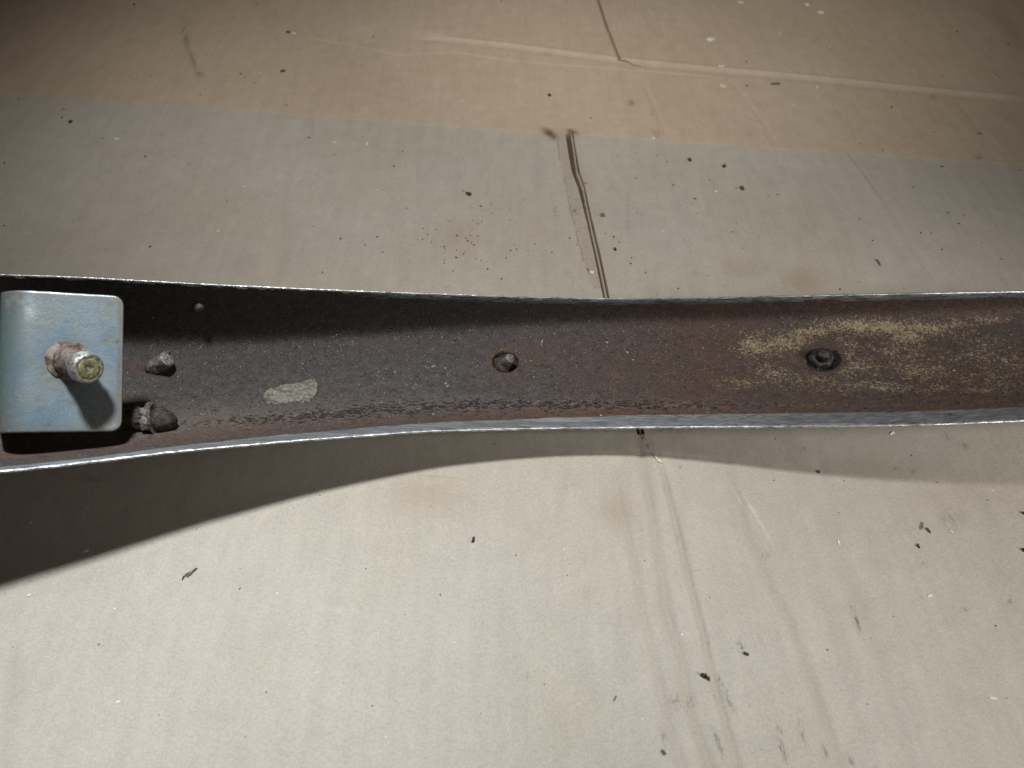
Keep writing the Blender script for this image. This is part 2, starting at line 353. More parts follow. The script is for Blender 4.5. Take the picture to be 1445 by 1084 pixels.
    Z -= .00045*band; stain_shade = np.maximum(stain_shade, .10*band); smudge = np.maximum(smudge, .17*band); stain_shade = np.maximum(stain_shade, .75*np.exp(-((q)/.55)**2)*(fbm(Y*90, X*0, 4, 2) > .40))
    # blots, streaks and smears: (px, py, length px, width px, angle deg, strength)
    def blot(arr, l):
        for (a, b, L, w, an, s) in l:
            A = math.radians(an); u = (px-a)*math.cos(A)+(py-b)*math.sin(A); v = -(px-a)*math.sin(A)+(py-b)*math.cos(A)
            np.maximum(arr, s*np.exp(-(u/L*2)**2-(v/w*2)**2), out=arr)
    blot(smudge, [(262, 55, 40, 8, 80, .9), (272, 85, 45, 6, 75, .8), (281, 103, 16, 6, 30, .9), (284, 14, 16, 3, 5, .7), (212, 20, 8, 2, 0, .5), (891, 145, 10, 10, 60, .8), (928, 188, 14, 12, 0, .5),
        (1210, 875, 34, 7, 72, .8), (1204, 860, 16, 5, 70, .6), (1017, 960, 18, 5, 60, .9), (1028, 985, 30, 6, 75, .9), (1036, 1000, 18, 5, 70, .8), (955, 990, 20, 14, 70, .7), (975, 990, 20, 12, 80, .5),
        (1105, 1058, 34, 7, 70, .95), (1101, 1030, 16, 5, 60, .8), (1132, 1032, 34, 7, 75, .7), (1015, 1050, 40, 7, 70, .8), (1165, 1060, 20, 6, 70, .7), (1201, 1070, 24, 6, 75, .8), (937, 1040, 22, 6, 80, .7), (1130, 1000, 10, 6, 0, .6),
        (1046, 912, 22, 10, 70, .7), (1080, 783, 10, 10, 0, .6), (1365, 858, 9, 8, 0, .8), (1427, 848, 8, 8, 0, .6), (1303, 795, 6, 6, 0, .6), (1345, 730, 34, 22, 0, .35), (745, 955, 18, 6, 70, .4), (733, 898, 10, 5, 60, .3), (1135, 633, 6, 5, 0, .7), (1265, 660, 6, 5, 0, .7), (1290, 665, 10, 10, 40, .5), (1362, 628, 16, 12, 30, .6), (1337, 615, 16, 8, 40, .6), (784, 300, 14, 5, 70, .5), (812, 296, 12, 10, 40, .8), (906, 616, 12, 10, 60, .95), (915, 628, 12, 12, 40, .8), (921, 640, 8, 18, 0, .5),
        (537, 160, 14, 3, 80, .4), (441, 180, 40, 3, 88, .35), (860, 60, 8, 3, 60, .2), (886, 300, 60, 5, 88, .3), (800, 100, 5, 4, 0, .4), (130, 675, 40, 9, 0, .4), (1380, 222, 14, 10, 0, .5), (1318, 137, 10, 8, 0, .5), (395, 30, 60, 10, 5, .2)])
    blot(stain_shade, [(620, 672, 90, 4, 5, .35), (1130, 395, 60, 40, 0, .45), (1050, 380, 60, 26, 10, .28), (610, 700, 130, 60, 10, .30), (870, 720, 60, 60, 0, .35), (648, 330, 60, 40, 0, .2), (930, 600, 70, 30, 0, .3), (1240, 660, 200, 34, 0, .22), (1063, 240, 24, 8, 60, .2), (1330, 700, 150, 50, 0, .12), (775, 188, 22, 9, 25, 1.0), (808, 186, 18, 7, 15, .9)])
    blot(scuff, [(1068, 728, 90, 3.2, 60, .9), (1040, 697, 36, 2.5, 60, .7), (850, 637, 60, 6, 0, .5), (950, 640, 110, 5, 6, .6), (990, 643, 40, 5, 8, .5), (480, 860, 80, 14, 10, .2), (1000, 540, 60, 10, 0, .1)])
    blot(ply_shade, [(776, 187, 20, 8, 28, .8), (781, 192, 10, 8, 60, .6), (806, 185, 12, 6, 20, .7)])
    Z = Z - .0008
    Z[~vis] = -.0008
    P[..., 2] = Z
    o = grid_mesh('cardboard', P, M_card, dict(line=line, scuff=np.clip(scuff, 0, 1), stain_shade=np.clip(stain_shade, 0, 1), smudge=np.clip(smudge, 0, 1), ply_shade=np.clip(ply_shade, 0, 1), liner=np.clip(liner, 0, 1)))
    tag(o, kind='structure'); return o
card = make_cardboard()
fl_ = poly_mesh('floor', [(-3, -2, -.012), (3, -2, -.012), (3, 4, -.012), (-3, 4, -.012)], [(0, 1, 2, 3)], M_table); tag(fl_, kind='structure')

# ------------------------------------------------------------------ bumper bar
bar = bpy.data.objects.new('bumper_bar', None); S.collection.objects.link(bar)
tag(bar, 'long curved chrome bumper bar lying face down on cardboard with its rusty inside up', 'bumper')
def smooth(a, n):
    k = np.hanning(2*n+3)[1:-1]; k /= k.sum(); return np.convolve(np.pad(a, n, mode='edge'), k, 'valid')[:len(a)]
PXS = np.arange(-330, 1851, 5.)
def ext(x, y, n=24):
    x = np.array(x, float); y = np.array(y, float)
    v = np.interp(PXS, x, y); sl = (y[1]-y[0])/(x[1]-x[0]); sr = (y[-1]-y[-2])/(x[-1]-x[-2])
    v = np.where(PXS < x[0], y[0]+(PXS-x[0])*sl, v); v = np.where(PXS > x[-1], y[-1]+(PXS-x[-1])*sr, v)
    w = smooth(v, n); w[:n] = v[:n]; w[-n:] = v[-n:]; return w
yB = ext([0, 80, 250, 400, 600, 760, 910, 1100, 1300, 1445], [664, 656, 635.5, 622, 607, 603.5, 602, 600.5, 598, 592], 12)
yT = ext([0, 100, 300, 500, 700, 850, 1000, 1100, 1300, 1445], [390, 393, 404, 413, 420, 424, 422.5, 420, 416, 413.5], 12)
hB = ext([0, 150, 300, 450, 600, 750, 880, 1000, 1150, 1300, 1440], [.0725, .0615, .050, .038, .0285, .022, .021, .0275, .038, .044, .0485])
dT = ext([0, 700, 900, 1200, 1445], [.020, .020, .017, .009, .006])
zF = ext([0, 150, 300, 450, 600, 750, 880, 1000, 1150, 1300, 1440], [.038, .027, .016, .0095, .0070, .0070, .0090, .014, .022, .029, .035])
hT = hB+dT
PB = unp(PXS, yB, hB); PT = unp(PXS, yT, hT); PF = unp(PXS, 520+0*PXS, zF)
BX0, BX1 = max(PB[0, 0], PT[0, 0], PF[0, 0])+.002, min(PB[-1, 0], PT[-1, 0], PF[-1, 0])-.002
XS = np.arange(BX0, BX1, .0005)
def at(P, k): return np.interp(XS, P[:, 0], P[:, k])
YB, HB, YT, HT, ZF = at(PB, 1), at(PB, 2), at(PT, 1), at(PT, 2), at(PF, 2)
NV = 230
xx_ = np.linspace(-1, 1, 4000); XM = -.55
dd_ = np.where(xx_ < XM, (1-np.clip((XM-xx_)/(1+XM), 0, 1)**5)**(1/5.), 1-np.clip((xx_-XM)/(1-XM), 0, 1)**1.9)
lat = xx_; dep = dd_
# even arc spacing
s_ = np.concatenate([[0], np.cumsum(np.hypot(np.diff(lat)*50, np.diff(dep)*30))]); e_ = np.linspace(0, s_[-1], NV)
lat = np.interp(e_, s_, lat); dep = np.interp(e_, s_, dep)
def section(off=0.):
    mY = (YB+YT)/2; mH = (HB+HT)/2; hw = (YT-YB)/2
    Yg = mY[:, None] - lat[None]*(hw[:, None])
    base = mH[:, None] - lat[None]*((HT-HB)/2)[:, None]
    Zg = base - dep[None]*(mH-ZF)[:, None]
    P = np.stack([np.repeat(XS[:, None], NV, 1), Yg, Zg], -1)
    return P
Pin = section()
tv = np.gradient(Pin, axis=1); tu = np.gradient(Pin, axis=0); Nn = np.cross(tu, tv); Nn /= np.linalg.norm(Nn, axis=-1)[..., None]
if Nn[len(XS)//2, NV//2, 2] > 0: Nn = -Nn      # pointing outward (down)
TK = .0015
Pout = Pin + Nn*TK
Pout[..., 2] = np.maximum(Pout[..., 2], .0006);
ppx, ppy = prj(Pin)
arcB = np.cumsum(np.linalg.norm(np.diff(Pin[:, ::-1], axis=1), axis=-1), axis=1); arcB = np.concatenate([np.zeros((len(XS), 1)), arcB], 1)[:, ::-1]*1000
bpx = np.interp(ppx, PXS, yB)-ppy
arcT = np.cumsum(np.linalg.norm(np.diff(Pin, axis=1), axis=-1), axis=1); arcT = np.concatenate([np.zeros((len(XS), 1)), arcT], 1)*1000
# surface unevenness and bolt holes
u_ = Pin[..., 0]; a_ = arcT/1000
rough = (fbm(u_*90, a_*90, 31, 4)-.45)*.0007
pitm = np.exp(-((bpx-31)/9.)**2)
rough += pitm*(fbm(u_*260, a_*600, 33, 3)-.5)*.0011
Pin2 = Pin - Nn*rough[..., None]*sstep(1., 6., arcB)[..., None]*sstep(1., 6., arcT)[..., None]
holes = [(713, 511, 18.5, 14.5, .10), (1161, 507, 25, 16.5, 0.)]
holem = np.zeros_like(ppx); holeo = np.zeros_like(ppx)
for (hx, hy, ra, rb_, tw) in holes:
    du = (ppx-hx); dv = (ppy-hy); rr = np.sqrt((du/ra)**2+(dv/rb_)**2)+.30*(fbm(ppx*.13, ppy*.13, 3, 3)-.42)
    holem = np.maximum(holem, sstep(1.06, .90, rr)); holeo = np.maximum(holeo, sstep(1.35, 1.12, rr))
Pin2 = Pin2 + Nn*(.0030*holem)[..., None]
Pin2[..., 2] = np.maximum(Pin2[..., 2], .0030)
def blots(l, X=None, Y=None):
    X = ppx if X is None else X; Y = ppy if Y is None else Y; r = np.zeros_like(X)
    for (a, b, L, w, an, s) in l:
        A = math.radians(an); u = (X-a)*math.cos(A)+(Y-b)*math.sin(A); v = -(X-a)*math.sin(A)+(Y-b)*math.cos(A)
        r = np.maximum(r, s*np.exp(-(u/L*2)**2-(v/w*2)**2))
    return r
paint = blots([(1072, 490, 70, 30, 10, .85), (1110, 482, 80, 34, -10, .8), (1150, 468, 110, 16, -4, .85), (1240, 463, 190, 24, 2, 1.05), (1280, 474, 60, 28, 0, .9), (1310, 463, 140, 18, -8, .8), (1400, 452, 60, 9, 0, .6),
    (1095, 530, 70, 34, 20, .55), (1230, 545, 170, 18, 0, .62), (1260, 500, 90, 40, 0, .45), (1245, 547, 40, 12, 0, .85), (1320, 548, 60, 14, 0, .6), (1380, 550, 90, 12, 0, .55), (1390, 500, 70, 50, 20, .42), (1195, 500, 60, 50, 0, .42), (1160, 538, 90, 18, 0, .45), (1060, 540, 90, 20, 0, .4), (1300, 520, 120, 50, 0, .55), (1410, 520, 120, 60, 0, .42), (1200, 525, 200, 60, 0, .40)])
paint *= 1-.9*sstep(1.5, 1.0, np.hypot((ppx-1160)/26, (ppy-507)/20))
ring = np.zeros_like(ppx)
for (hx, hy, ra, rb_, tw) in holes: ring = np.maximum(ring, np.exp(-((np.hypot((ppx-hx)/ra, (ppy-hy)/rb_)-1.05)/.35)**2))
rust = np.clip(ring + sstep(650, 1050, ppx)*.85 + .95*np.exp(-((bpx-20)/8.)**2) + blots([(760, 505, 80, 40, 0, .8), (205, 522, 60, 12, 10, .9), (710, 535, 80, 20, 0, .6)]), 0, 1)
cold = blots([(560, 540, 420, 50, 0, .6), (700, 560, 500, 26, 0, .7), (1040, 562, 160, 14, 2, .9), (1440, 480, 80, 80, 0, .7), (1430, 570, 60, 10, 0, .8)])
warm = np.exp(-((bpx-42)/20.)**2)*sstep(760, 200, ppx)*.6
pit = np.exp(-((bpx-np.interp(ppx, [0, 300, 450, 700, 1000, 1445], [34, 34, 32, 33, 28, 24]))/np.interp(ppx, [300, 500, 900], [8., 12., 7.]))**2)*(.45+.55*sstep(250, 400, ppx))*(1-.7*sstep(900, 1150, ppx))
zw = np.interp(ppx, [-300, 150, 380, 700, 900, 1445], [4, 4.5, 8., 11.5, 16.5, 17.5])
zinc = np.clip(1.15-(bpx/zw)**3*.65, 0, 1)
zinc = np.maximum(zinc, np.clip((1.0-(arcT/6.)**2*.5), 0, 1)*.60*sstep(380, 560, ppx))
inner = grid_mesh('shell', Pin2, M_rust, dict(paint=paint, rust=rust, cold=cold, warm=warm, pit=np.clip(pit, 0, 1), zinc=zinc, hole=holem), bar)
tag(inner, 'brown rusty inner side of the bar with patches of old yellow paint')
Pout = Pout + Nn*(.0034*np.clip(holeo, 0, 1))[..., None]; Pout[..., 2] = np.maximum(Pout[..., 2], .0003)
outer = grid_mesh('chrome_face', Pout[::3, ::3], M_chrome, None, bar)
def rim(which):
    j = 0 if which == 'T' else NV-1
    a = Pin[:, j]; b = Pout[:, j]; up = np.array([0, 0, 1.])
    side = (a-b); side /= np.linalg.norm(side, axis=-1)[:, None]
    wob = (fbm(XS*420, XS*0, 41+j, 4)-.5)*.00016; wob2 = (fbm(XS*160, XS*0+3, 45+j, 3)-.5)*.0003
    tg = Pin[:, j]-Pin[:, 3 if j == 0 else NV-4]; tg /= np.linalg.norm(tg, axis=-1)[:, None]
    L = []
    for k, (s, h) in enumerate([(-.55, -.0016), (-.56, -.0002), (-.40, .0007), (0, .00105), (.40, .0007), (.56, -.0002), (.55, -.0016)]):
        mid = (a+b)/2
        tk = (TK*(1.02 if which == 'B' else .9))
        L.append(mid + side*(s*tk+(wob2 if k in (1, 2, 3, 4, 5) else 0*wob2))[:, None] + tg*((h+(wob if k in (2, 3, 4) else 0*wob)))[:, None])
    return grid_mesh('rim_edge', np.stack(L, 1), M_edge, None, bar)
rT = rim('T'); rB = rim('B')
BV = BVHTree.FromPolygons([tuple(v) for v in Pin2[::2, ::2].reshape(-1, 3)], [(i*w+j, (i+1)*w+j, (i+1)*w+j+1, i*w+j+1) for w in [Pin2[::2, ::2].shape[1]] for i in range(Pin2[::2, ::2].shape[0]-1) for j in range(w-1)])
def hit(px, py):
    l, n, _, d = BV.ray_cast(Vector(CAM), rayd(px, py))
    if n.dot(rayd(px, py)) > 0: n = -n
    return l, n
def axis_to(base, tx, ty, L):
    """direction of a pin of length L from base whose tip shows at the photo's place (the end nearer the lens)"""
    d = rayd(tx, ty); o = Vector(CAM); q = o-Vector(base); b = q.dot(d); c = q.dot(q)-L*L; disc = b*b-c
    t = -b-math.sqrt(max(disc, 0)); return (o+d*t-Vector(base)).normalized()

# sealant smear on the floor of the bar
def smear():
    n, m = 130, 64; DD = np.zeros((n, m)); xs = np.linspace(364, 458, n); ys = np.linspace(531, 580, m); P = np.zeros((n, m, 3))
    out = [(372, 565), (369, 558), (375, 551), (388, 546), (402, 542), (417, 541), (428, 538), (436, 535), (446, 535), (450, 541), (449, 552), (446, 561), (437, 568), (424, 569), (408, 569), (396, 571), (380, 573)]
    def inside(x, y):
        c = False; k = len(out); dm = 1e9
        for i in range(k):
            (a, b), (e, f) = out[i], out[(i+1) % k]
            if (b > y) != (f > y) and x < (e-a)*(y-b)/(f-b)+a: c = not c
            t = max(0, min(1, ((x-a)*(e-a)+(y-b)*(f-b))/((e-a)**2+(f-b)**2))); dm = min(dm, math.hypot(x-a-t*(e-a), y-b-t*(f-b)))
        return dm if c else -dm
    for i, x in enumerate(xs):
        for j, y in enumerate(ys):
            l, nn = hit(x, y); dd = inside(x, y)+6.5*(float(fbm(np.array([x*.22]), np.array([y*.30]), 6, 4)[0])-.45)
            DD[i, j] = dd
            th = min(1, max(0, (dd+1)/4)); r = .5+.9*float(fbm(np.array([x*.12-y*.1]), np.array([y*.7+x*.22]), 9, 4)[0])
            P[i, j] = l + nn*(-.0007+.0022*th*r)
    o = grid_mesh('sealant_smear', P, M_mud, dict(edge=DD), bar); return o
smear()

# bracket of passivated zinc
def bracket():
    N = Vector((.44, -.53, .72)).normalized(); A = Vector(RT+.6*FW); V = N.cross(A).normalized(); V = V if V.z > 0 else -V; U = V.cross(N).normalized()
    ctr = Vector(unp(87, 511, .086))
    # find sizes so that the plate's right edge and long edges fall where they stand
    z = (ctr-Vector(CAM)).dot(Vector(FW)); s = z/F
    hu = 76.5*s; hv = 97*s*1.02
    R = .0100; T = .0028; nu, nv = 150, 110
    rot = math.radians(-1.0); U2 = U*math.cos(rot)+V*math.sin(rot); V2 = V*math.cos(rot)-U*math.sin(rot)
    flat_end = -hu+R*1.55
    # arc-length table: right edge -> flat -> bend -> leg down
    Ls = [0, hu-flat_end]; bendL = R*1.5*math.radians(84); legL = .050
    tot = Ls[1]+bendL+legL
    def prof(t, o):
        if t <= Ls[1]: return hu-t, o
        b = R*1.5
        if t <= Ls[1]+bendL:
            a = (t-Ls[1])/b; return flat_end-(b+o)*math.sin(a), (b+o)*math.cos(a)-b
        a = math.radians(84); q = t-Ls[1]-bendL
        return flat_end-(b+o)*math.sin(a)-q*math.cos(a), (b+o)*math.cos(a)-b-q*math.sin(a)
    rc = .0055; rows = []
    ts = np.concatenate([np.linspace(0, rc, 10)[:-1], np.linspace(rc, tot, nu)])
    att = {k: [] for k in ('green', 'white', 'wear', 'rust', 'scratch')}
    G = []
    for t in ts:
        cut = 0 if t >= rc else rc-math.sqrt(max(0, rc*rc-(rc-t)**2))
        vv = np.linspace(hv-cut, -hv+cut, nv)
        row = []
        e = .0007
        # loop around the plate: rounded top edge, top face, rounded bottom edge, back
        for v in vv: row.append((v*(1-e/hv), T/2, v))
        loop = [(hv-cut, 0, 0), (hv-cut-.00025, T/2-.0003, 0)]+row+[(-(hv-cut)+.00025, T/2-.0003, 0), (-(hv-cut), 0, 0), (-(hv-cut)+.0002, -T/2, 0), (hv-cut-.0002, -T/2, 0), (hv-cut, 0, 0)]
        wob = .0003*(float(fbm(np.array([t*300.]), np.array([2.]), 8, 2)[0])-.5)
        pr = []
        for (v, o, _) in loop:
            a, b = prof(t, o); 
            if t == 0: a -= abs(o)*.12
            pr.append(ctr+U2*(a)+V2*(v+wob)+N*(b))
        G.append(pr)
    # end cap at the right: shrink to mid line
    cap = [p.copy() for p in G[0]]
    G0 = []
    for (p) in cap:
        q = p-ctr; G0.append(ctr+q-N*(q.dot(N))+U2*.0002)
    G = [G0]+G
    P = np.array([[tuple(p) for p in r] for r in G]); X, Y = prj(P)
    bl = lambda l: blots(l, X, Y)
    att = dict(green=np.clip(sstep(34, 8, X)*.9+bl([(70, 480, 70, 60, 0, .25)]), 0, 1),
        white=bl([(30, 423, 26, 14, 10, .9), (40, 440, 20, 24, 60, .8), (75, 410, 60, 8, 5, .6), (12, 424, 14, 16, 0, .8), (160, 600, 40, 8, -20, .7)]),
        wear=np.clip(sstep(10, 2, Y-414-X*.06)*.35+sstep(7, 1, 170-X)*.7+sstep(7, 1, 606-Y)*.45+bl([(20, 430, 40, 30, 60, .7), (68, 425, 24, 34, 0, .35), (155, 435, 24, 30, 70, .55), (5, 595, 30, 26, 0, .6), (150, 585, 40, 40, 0, .5), (165, 560, 18, 70, 90, .5)]), 0, 1),
        rust=bl([(150, 477, 8, 12, 30, 1), (55, 562, 10, 8, 0, .9), (102, 568, 12, 6, 0, .6), (56, 578, 10, 8, 0, .5), (66, 600, 34, 8, -8, .9), (165, 482, 8, 5, 0, 1), (169, 450, 6, 24, 0, .6), (90, 514, 62, 56, 0, .75), (35, 601, 14, 6, 0, .5), (168, 520, 5, 50, 0, .8)]),
        scratch=bl([(110, 580, 100, 50, 0, .9), (130, 590, 70, 30, 0, 1), (32, 560, 40, 20, 0, .8), (160, 505, 14, 40, 0, .7), (120, 455, 70, 20, 0, .4)]))
    o = grid_mesh('bracket', P, M_zinc, att, bar); tag(o, 'bluish zinc plated bracket plate with a rounded bend and a bolt through it')
    # bolt
    base = ctr + U2*0
    b0, n0 = None, None
    d = rayd(97, 510); tpar = (ctr+N*(T/2)-Vector(CAM)).dot(N)/d.dot(N); base = Vector(CAM)+d*tpar
    Lb = .024; ax = axis_to(base, 125.5, 520.5, Lb); rad = .0076
    lathe('weld_crust', base-N*.0006, (N*1.0+ax*.1), [(0, .0112), (.0008, .0106), (.0015, .0092), (.002, .0078), (.002, .004)], M_crust, o, 64, .0036, 300, seed=3)
    lathe('bolt', base-ax*.010, ax, [(0, rad*.97), (.0100, rad*1.0), (.0160, rad*.97), (.022, rad*.95), (.0255, rad*.97), (.0275, rad*.98)], M_bolt, o, 64, .0010, 500, seed=4, thread=(.012, .027, .0014, .0004))
    lathe('bolt_shank', base-ax*.058, ax, [(0, rad*.9), (.030, rad*.95), (.0555, rad*.95)], M_bolt, o, 40, .0006, 500, seed=9)
    lathe('bolt_end', base+ax*.0168, ax, [(0, rad*.97), (.0002, rad*1.06), (.0045, rad*1.07), (.0065, rad*1.02), (.0074, rad*.92), (.0076, rad*.80), (.0072, rad*.72), (.0071, rad*.2)], M_bolttip, o, 64, .0005, 500, seed=5)
    tip = lathe('bolt_face', base+ax*.0235, ax, [(0, rad*.74), (.0008, rad*.72), (.0010, rad*.60), (.0009, rad*.30), (.0008, rad*.25), (-.0008, rad*.17), (-.0010, .0001)], M_boltyel, o, 56, .0006, 900, seed=6)
    return o
brk = bracket()

# studs through the bar
def stud(px, py, tx, ty, L, prof, mat, facemat=None, amp=.0006, seed=0, sides=0, label=None, thread=None, sink=.003):
    b, n = hit(px, py); ax = axis_to(b, tx, ty, L)
    o = lathe('stud', b-ax*sink, ax, [(0, prof[0][1])]+[(sink+t*L, r) for t, r in prof], mat, bar, 40, amp, 600, seed=seed, sides=sides, thread=thread)
    if label: tag(o, label)
    return o, b, ax, n
o1, b, ax, n = stud(218, 519, 236, 507, .0130, [(0, .0050), (.2, .0052), (.8, .0050), (.93, .0052), (1, .0046), (1.01, .002)], M_stud, amp=.0014, seed=12, label='grey corroded stud next to the bracket', thread=(.005, .016, .0013, .0003))
lathe('stud_face', b+ax*.0128, ax, [(0, .0050), (.0006, .0046), (.0010, .0030), (.0009, .0003)], M_studpale, o1, 32, .0012, 800, seed=14)
lathe('rust_fragment', b+ax*.0112+Vector((.001, .0042, .001)), (.1, .4, 1), [(0, .0010), (.001, .0016), (.002, .0014), (.0024, .0003)], M_orange, o1, 20, .0012, 900, seed=15)
o2, b, ax, n = stud(711, 514, 720.5, 505, .0105, [(0, .0036), (.3, .0035), (.9, .0034), (1, .0028), (1.01, .001)], M_stud, amp=.0006, seed=22, label='short brown stud leaning in its hole at the middle of the bar', sink=.002)
lathe('nut', b-n*.0015+Vector((-.0015, -.0008, 0)), n*1+ax*.6, [(0, .0064), (.0006, .0070), (.0030, .0066), (.0044, .0050), (.0046, .003)], M_clip, o2, 40, .0022, 700, seed=23, sides=5)
lathe('washer', b-n*.0028+Vector((-.003, 0, 0)), n, [(0, .0078), (.0006, .0078), (.0008, .0070), (.0008, .003)], M_clip, o2, 40, .0016, 700, seed=24)
o3, b, ax, n = stud(1158, 508, 1163, 499, .0115, [(0, .0048), (.5, .0046), (.88, .0042), (1, .0034), (1.01, .001)], M_stud, amp=.0008, seed=32, sides=6, label='dark hexagonal stud in the hole by the yellow paint', sink=.003)
o3.data.materials[0] = M_dark
lathe('nut', b-n*.0012, n, [(0, .0084), (.0008, .0090), (.0036, .0086), (.0056, .0068), (.0059, .003)], M_dark, o3, 48, .0014, 700, seed=33, sides=6)
lathe('washer', b-n*.0024+Vector((.0025, -.0008, 0)), n, [(0, .0105), (.0006, .0105), (.0010, .0095), (.0010, .003)], M_dark, o3, 48, .0008, 600, seed=34)
o4, b, ax, n = stud(280, 434, 283, 431, .0045, [(0, .0028), (.7, .0026), (1, .0017), (1.05, .0006)], M_stud, amp=.0016, seed=42, label='small pale stud tip on the shaded far wall of the bar', sink=.001)

# corroded clip lying along the near bend beside the bracket
def clip():
    b, n = hit(172, 603); e, m = hit(251, 604); b = b+n*.006; e = e+m*.0052; a = (e-b); L = a.length; a.normalize()
    o = lathe('spring_clip', b, a, [(0, .0062), (.15*L, .0066), (.3*L, .0070), (.46*L, .0066)], M_clip, bar, 15, .0034, 350, seed=51, smooth=False)
    tag(o, 'corroded brown clip with a torn collar beside the bracket')
    lathe('collar', b+a*(.44*L), a+Vector((0, .10, .25)), [(0, .0058), (.04*L, .0078), (.13*L, .0082), (.20*L, .0096), (.215*L, .0080), (.20*L, .0052)], M_stud, o, 19, .0066, 420, seed=52, smooth=False)
    lathe('rust_core', b+a*(.46*L), a+Vector((0, .2, .35)), [(0, .0052), (.14*L, .0060), (.17*L, .0044), (.17*L, .002)], M_orange, o, 16, .003, 500, seed=53, smooth=False)
    lathe('clip_nose', b+a*(.60*L), a+Vector((0, -.12, -.05)), [(0, .0076), (.08*L, .0078), (.14*L, .0076), (.22*L, .0068), (.30*L, .0056), (.36*L, .0044), (.40*L, .0030), (.41*L, .001)], M_clip, o, 26, .0024, 380, seed=54)
clip()

# ------------------------------------------------------------------ bits lying on the cardboard
DG = bpy.context.evaluated_depsgraph_get()
cme = card.data; 
def card_z(x, y):
    ok, l, n, i = card.ray_cast(Vector((x, y, .1)), Vector((0, 0, -1)))
    return l.z if ok else 0
def chip_geom(cx, cy, L, Wd, ang, h, seed, z0=None, n=14, taper=.0, bend=0.):
    r = random.Random(seed); ca, sa = math.cos(ang), math.sin(ang); z0 = card_z(cx, cy) if z0 is None else z0
    V = []; top = []
    for k in range(n):
        a = 2*math.pi*k/n; q = .72+.5*r.random(); u = L/2*math.cos(a)*q; v = Wd/2*math.sin(a)*q
        v *= 1-taper*(u/L+.5); v += bend*(1-(2*u/L)**2)*L*.25
        V.append((u, v))
    out = [(cx+u*ca-v*sa, cy+u*sa+v*ca, z0-.0001) for u, v in V] + [(cx+u*.86*ca-v*.86*sa, cy+u*.86*sa+v*.86*ca, z0+h*(.6+.6*r.random())) for u, v in V]
    out.append((cx, cy, z0+h*1.1))
    Fc = [(k, (k+1) % n, n+(k+1) % n, n+k) for k in range(n)] + [(n+k, n+(k+1) % n, 2*n) for k in range(n)]
    return out, Fc
def chip(name, px, py, Lp, Wp, angd, mat, label, cat, h=.0008, seed=0, taper=0., bend=0., group=None):
    P = unp(px, py, 0); A = math.radians(angd)
    Q = unp(px+math.cos(A)*Lp/2, py+math.sin(A)*Lp/2, 0)-unp(px-math.cos(A)*Lp/2, py-math.sin(A)*Lp/2, 0)
    R_ = unp(px-math.sin(A)*Wp/2, py+math.cos(A)*Wp/2, 0)-unp(px+math.sin(A)*Wp/2, py-math.cos(A)*Wp/2, 0)
    V, Fc = chip_geom(P[0], P[1], np.linalg.norm(Q)*.88, np.linalg.norm(R_)*.88, math.atan2(Q[1], Q[0]), h, seed, None, 16, taper, bend)
    o = poly_mesh(name, V, Fc, mat); tag(o, label, cat, group); return o
chip('bark_sliver', 269, 808, 26, 8, -35, M_grey, 'largest dark grey sliver, lying below the shadow at the lower left', 'sliver', .0012, 1, .8)
chip('bark_sliver', 258, 815, 8, 3, 110, M_black, 'tiny dark tail at the end of the largest grey sliver', 'sliver', .0006, 2)
chip('seed', 668, 761, 11, 6, -70, M_black, 'black teardrop seed on bare cardboard below the middle of the bar', 'seed', .0015, 3, .6)
cr = chip('dirt_crumb', 993, 953, 11, 7, 0, M_black, 'largest dark crumb clump, on the creased cardboard at the lower right', 'crumb', .0022, 4)
chip('dirt_crumb', 999, 957, 7, 6, 40, M_black, 'dark bit touching the right side of the largest crumb clump', 'crumb', .0015, 5)
chip('dirt_crumb', 1053, 922, 10, 5, 20, M_black, 'flat dark crumb up and to the right of the largest crumb clump', 'crumb', .001, 6)
chip('dirt_crumb', 936, 1061, 12, 7, 40, M_grey, 'grey flattened crumb at the bottom of the photo between two creases', 'crumb', .001, 7)
chip('wood_splinter', 929, 648, 19, 4, 47, M_pale, 'pale wood splinter lying just below the near rim on the creases', 'splinter', .0012, 8, -.4)
chip('wood_splinter', 835, 384, 9, 5, 35, M_pale, 'short pale splinter beside the gap in the cardboard', 'splinter', .0015, 9)
chip('paper_flake', 1003, 55, 13, 6, -10, M_white, 'largest white paper flake, on the tan far flap', 'flake', .0006, 10, .5)
chip('paper_flake', 1159, 17, 11, 4, 10, M_white, 'white paper flake nearest the top right corner', 'flake', .0006, 11)
chip('paper_flake', 1139, 6, 6, 5, 0, M_white, 'small white flake at the very top edge', 'flake', .0006, 12)
chip('bark_sliver', 661, 273, 10, 5, 25, M_black, 'dark blue-black curled scrap above the middle of the bar', 'scrap', .0012, 13)
chip('dirt_crumb', 1047, 265, 8, 5, 60, M_brown, 'brown curled crumb on the right flap below the liner line', 'crumb', .0014, 14)
chip('dirt_crumb', 1022, 234, 6, 5, 10, M_brown, 'light brown round crumb just below the liner line', 'crumb', .0014, 15)
chip('dirt_crumb', 973, 225, 6, 5, 0, M_black, 'black round crumb on the right flap below the liner line', 'crumb', .0014, 16)
chip('dirt_crumb', 850, 303, 8, 6, 0, M_grey, 'grey crumb right of the gap in the cardboard', 'crumb', .001, 17)
chip('dirt_crumb', 868, 351, 5, 5, 0, M_black, 'dark round crumb right of the gap, below the grey crumb', 'crumb', .0012, 18)
chip('dirt_crumb', 775, 134, 7, 4, 0, M_black, 'dark crumb on the tan flap above the notch of the gap', 'crumb', .001, 19)
chip('wood_splinter', 1020, 121, 10, 3, 25, M_pale, 'thin pale splinter on the tan flap below the long fold', 'splinter', .0007, 20)
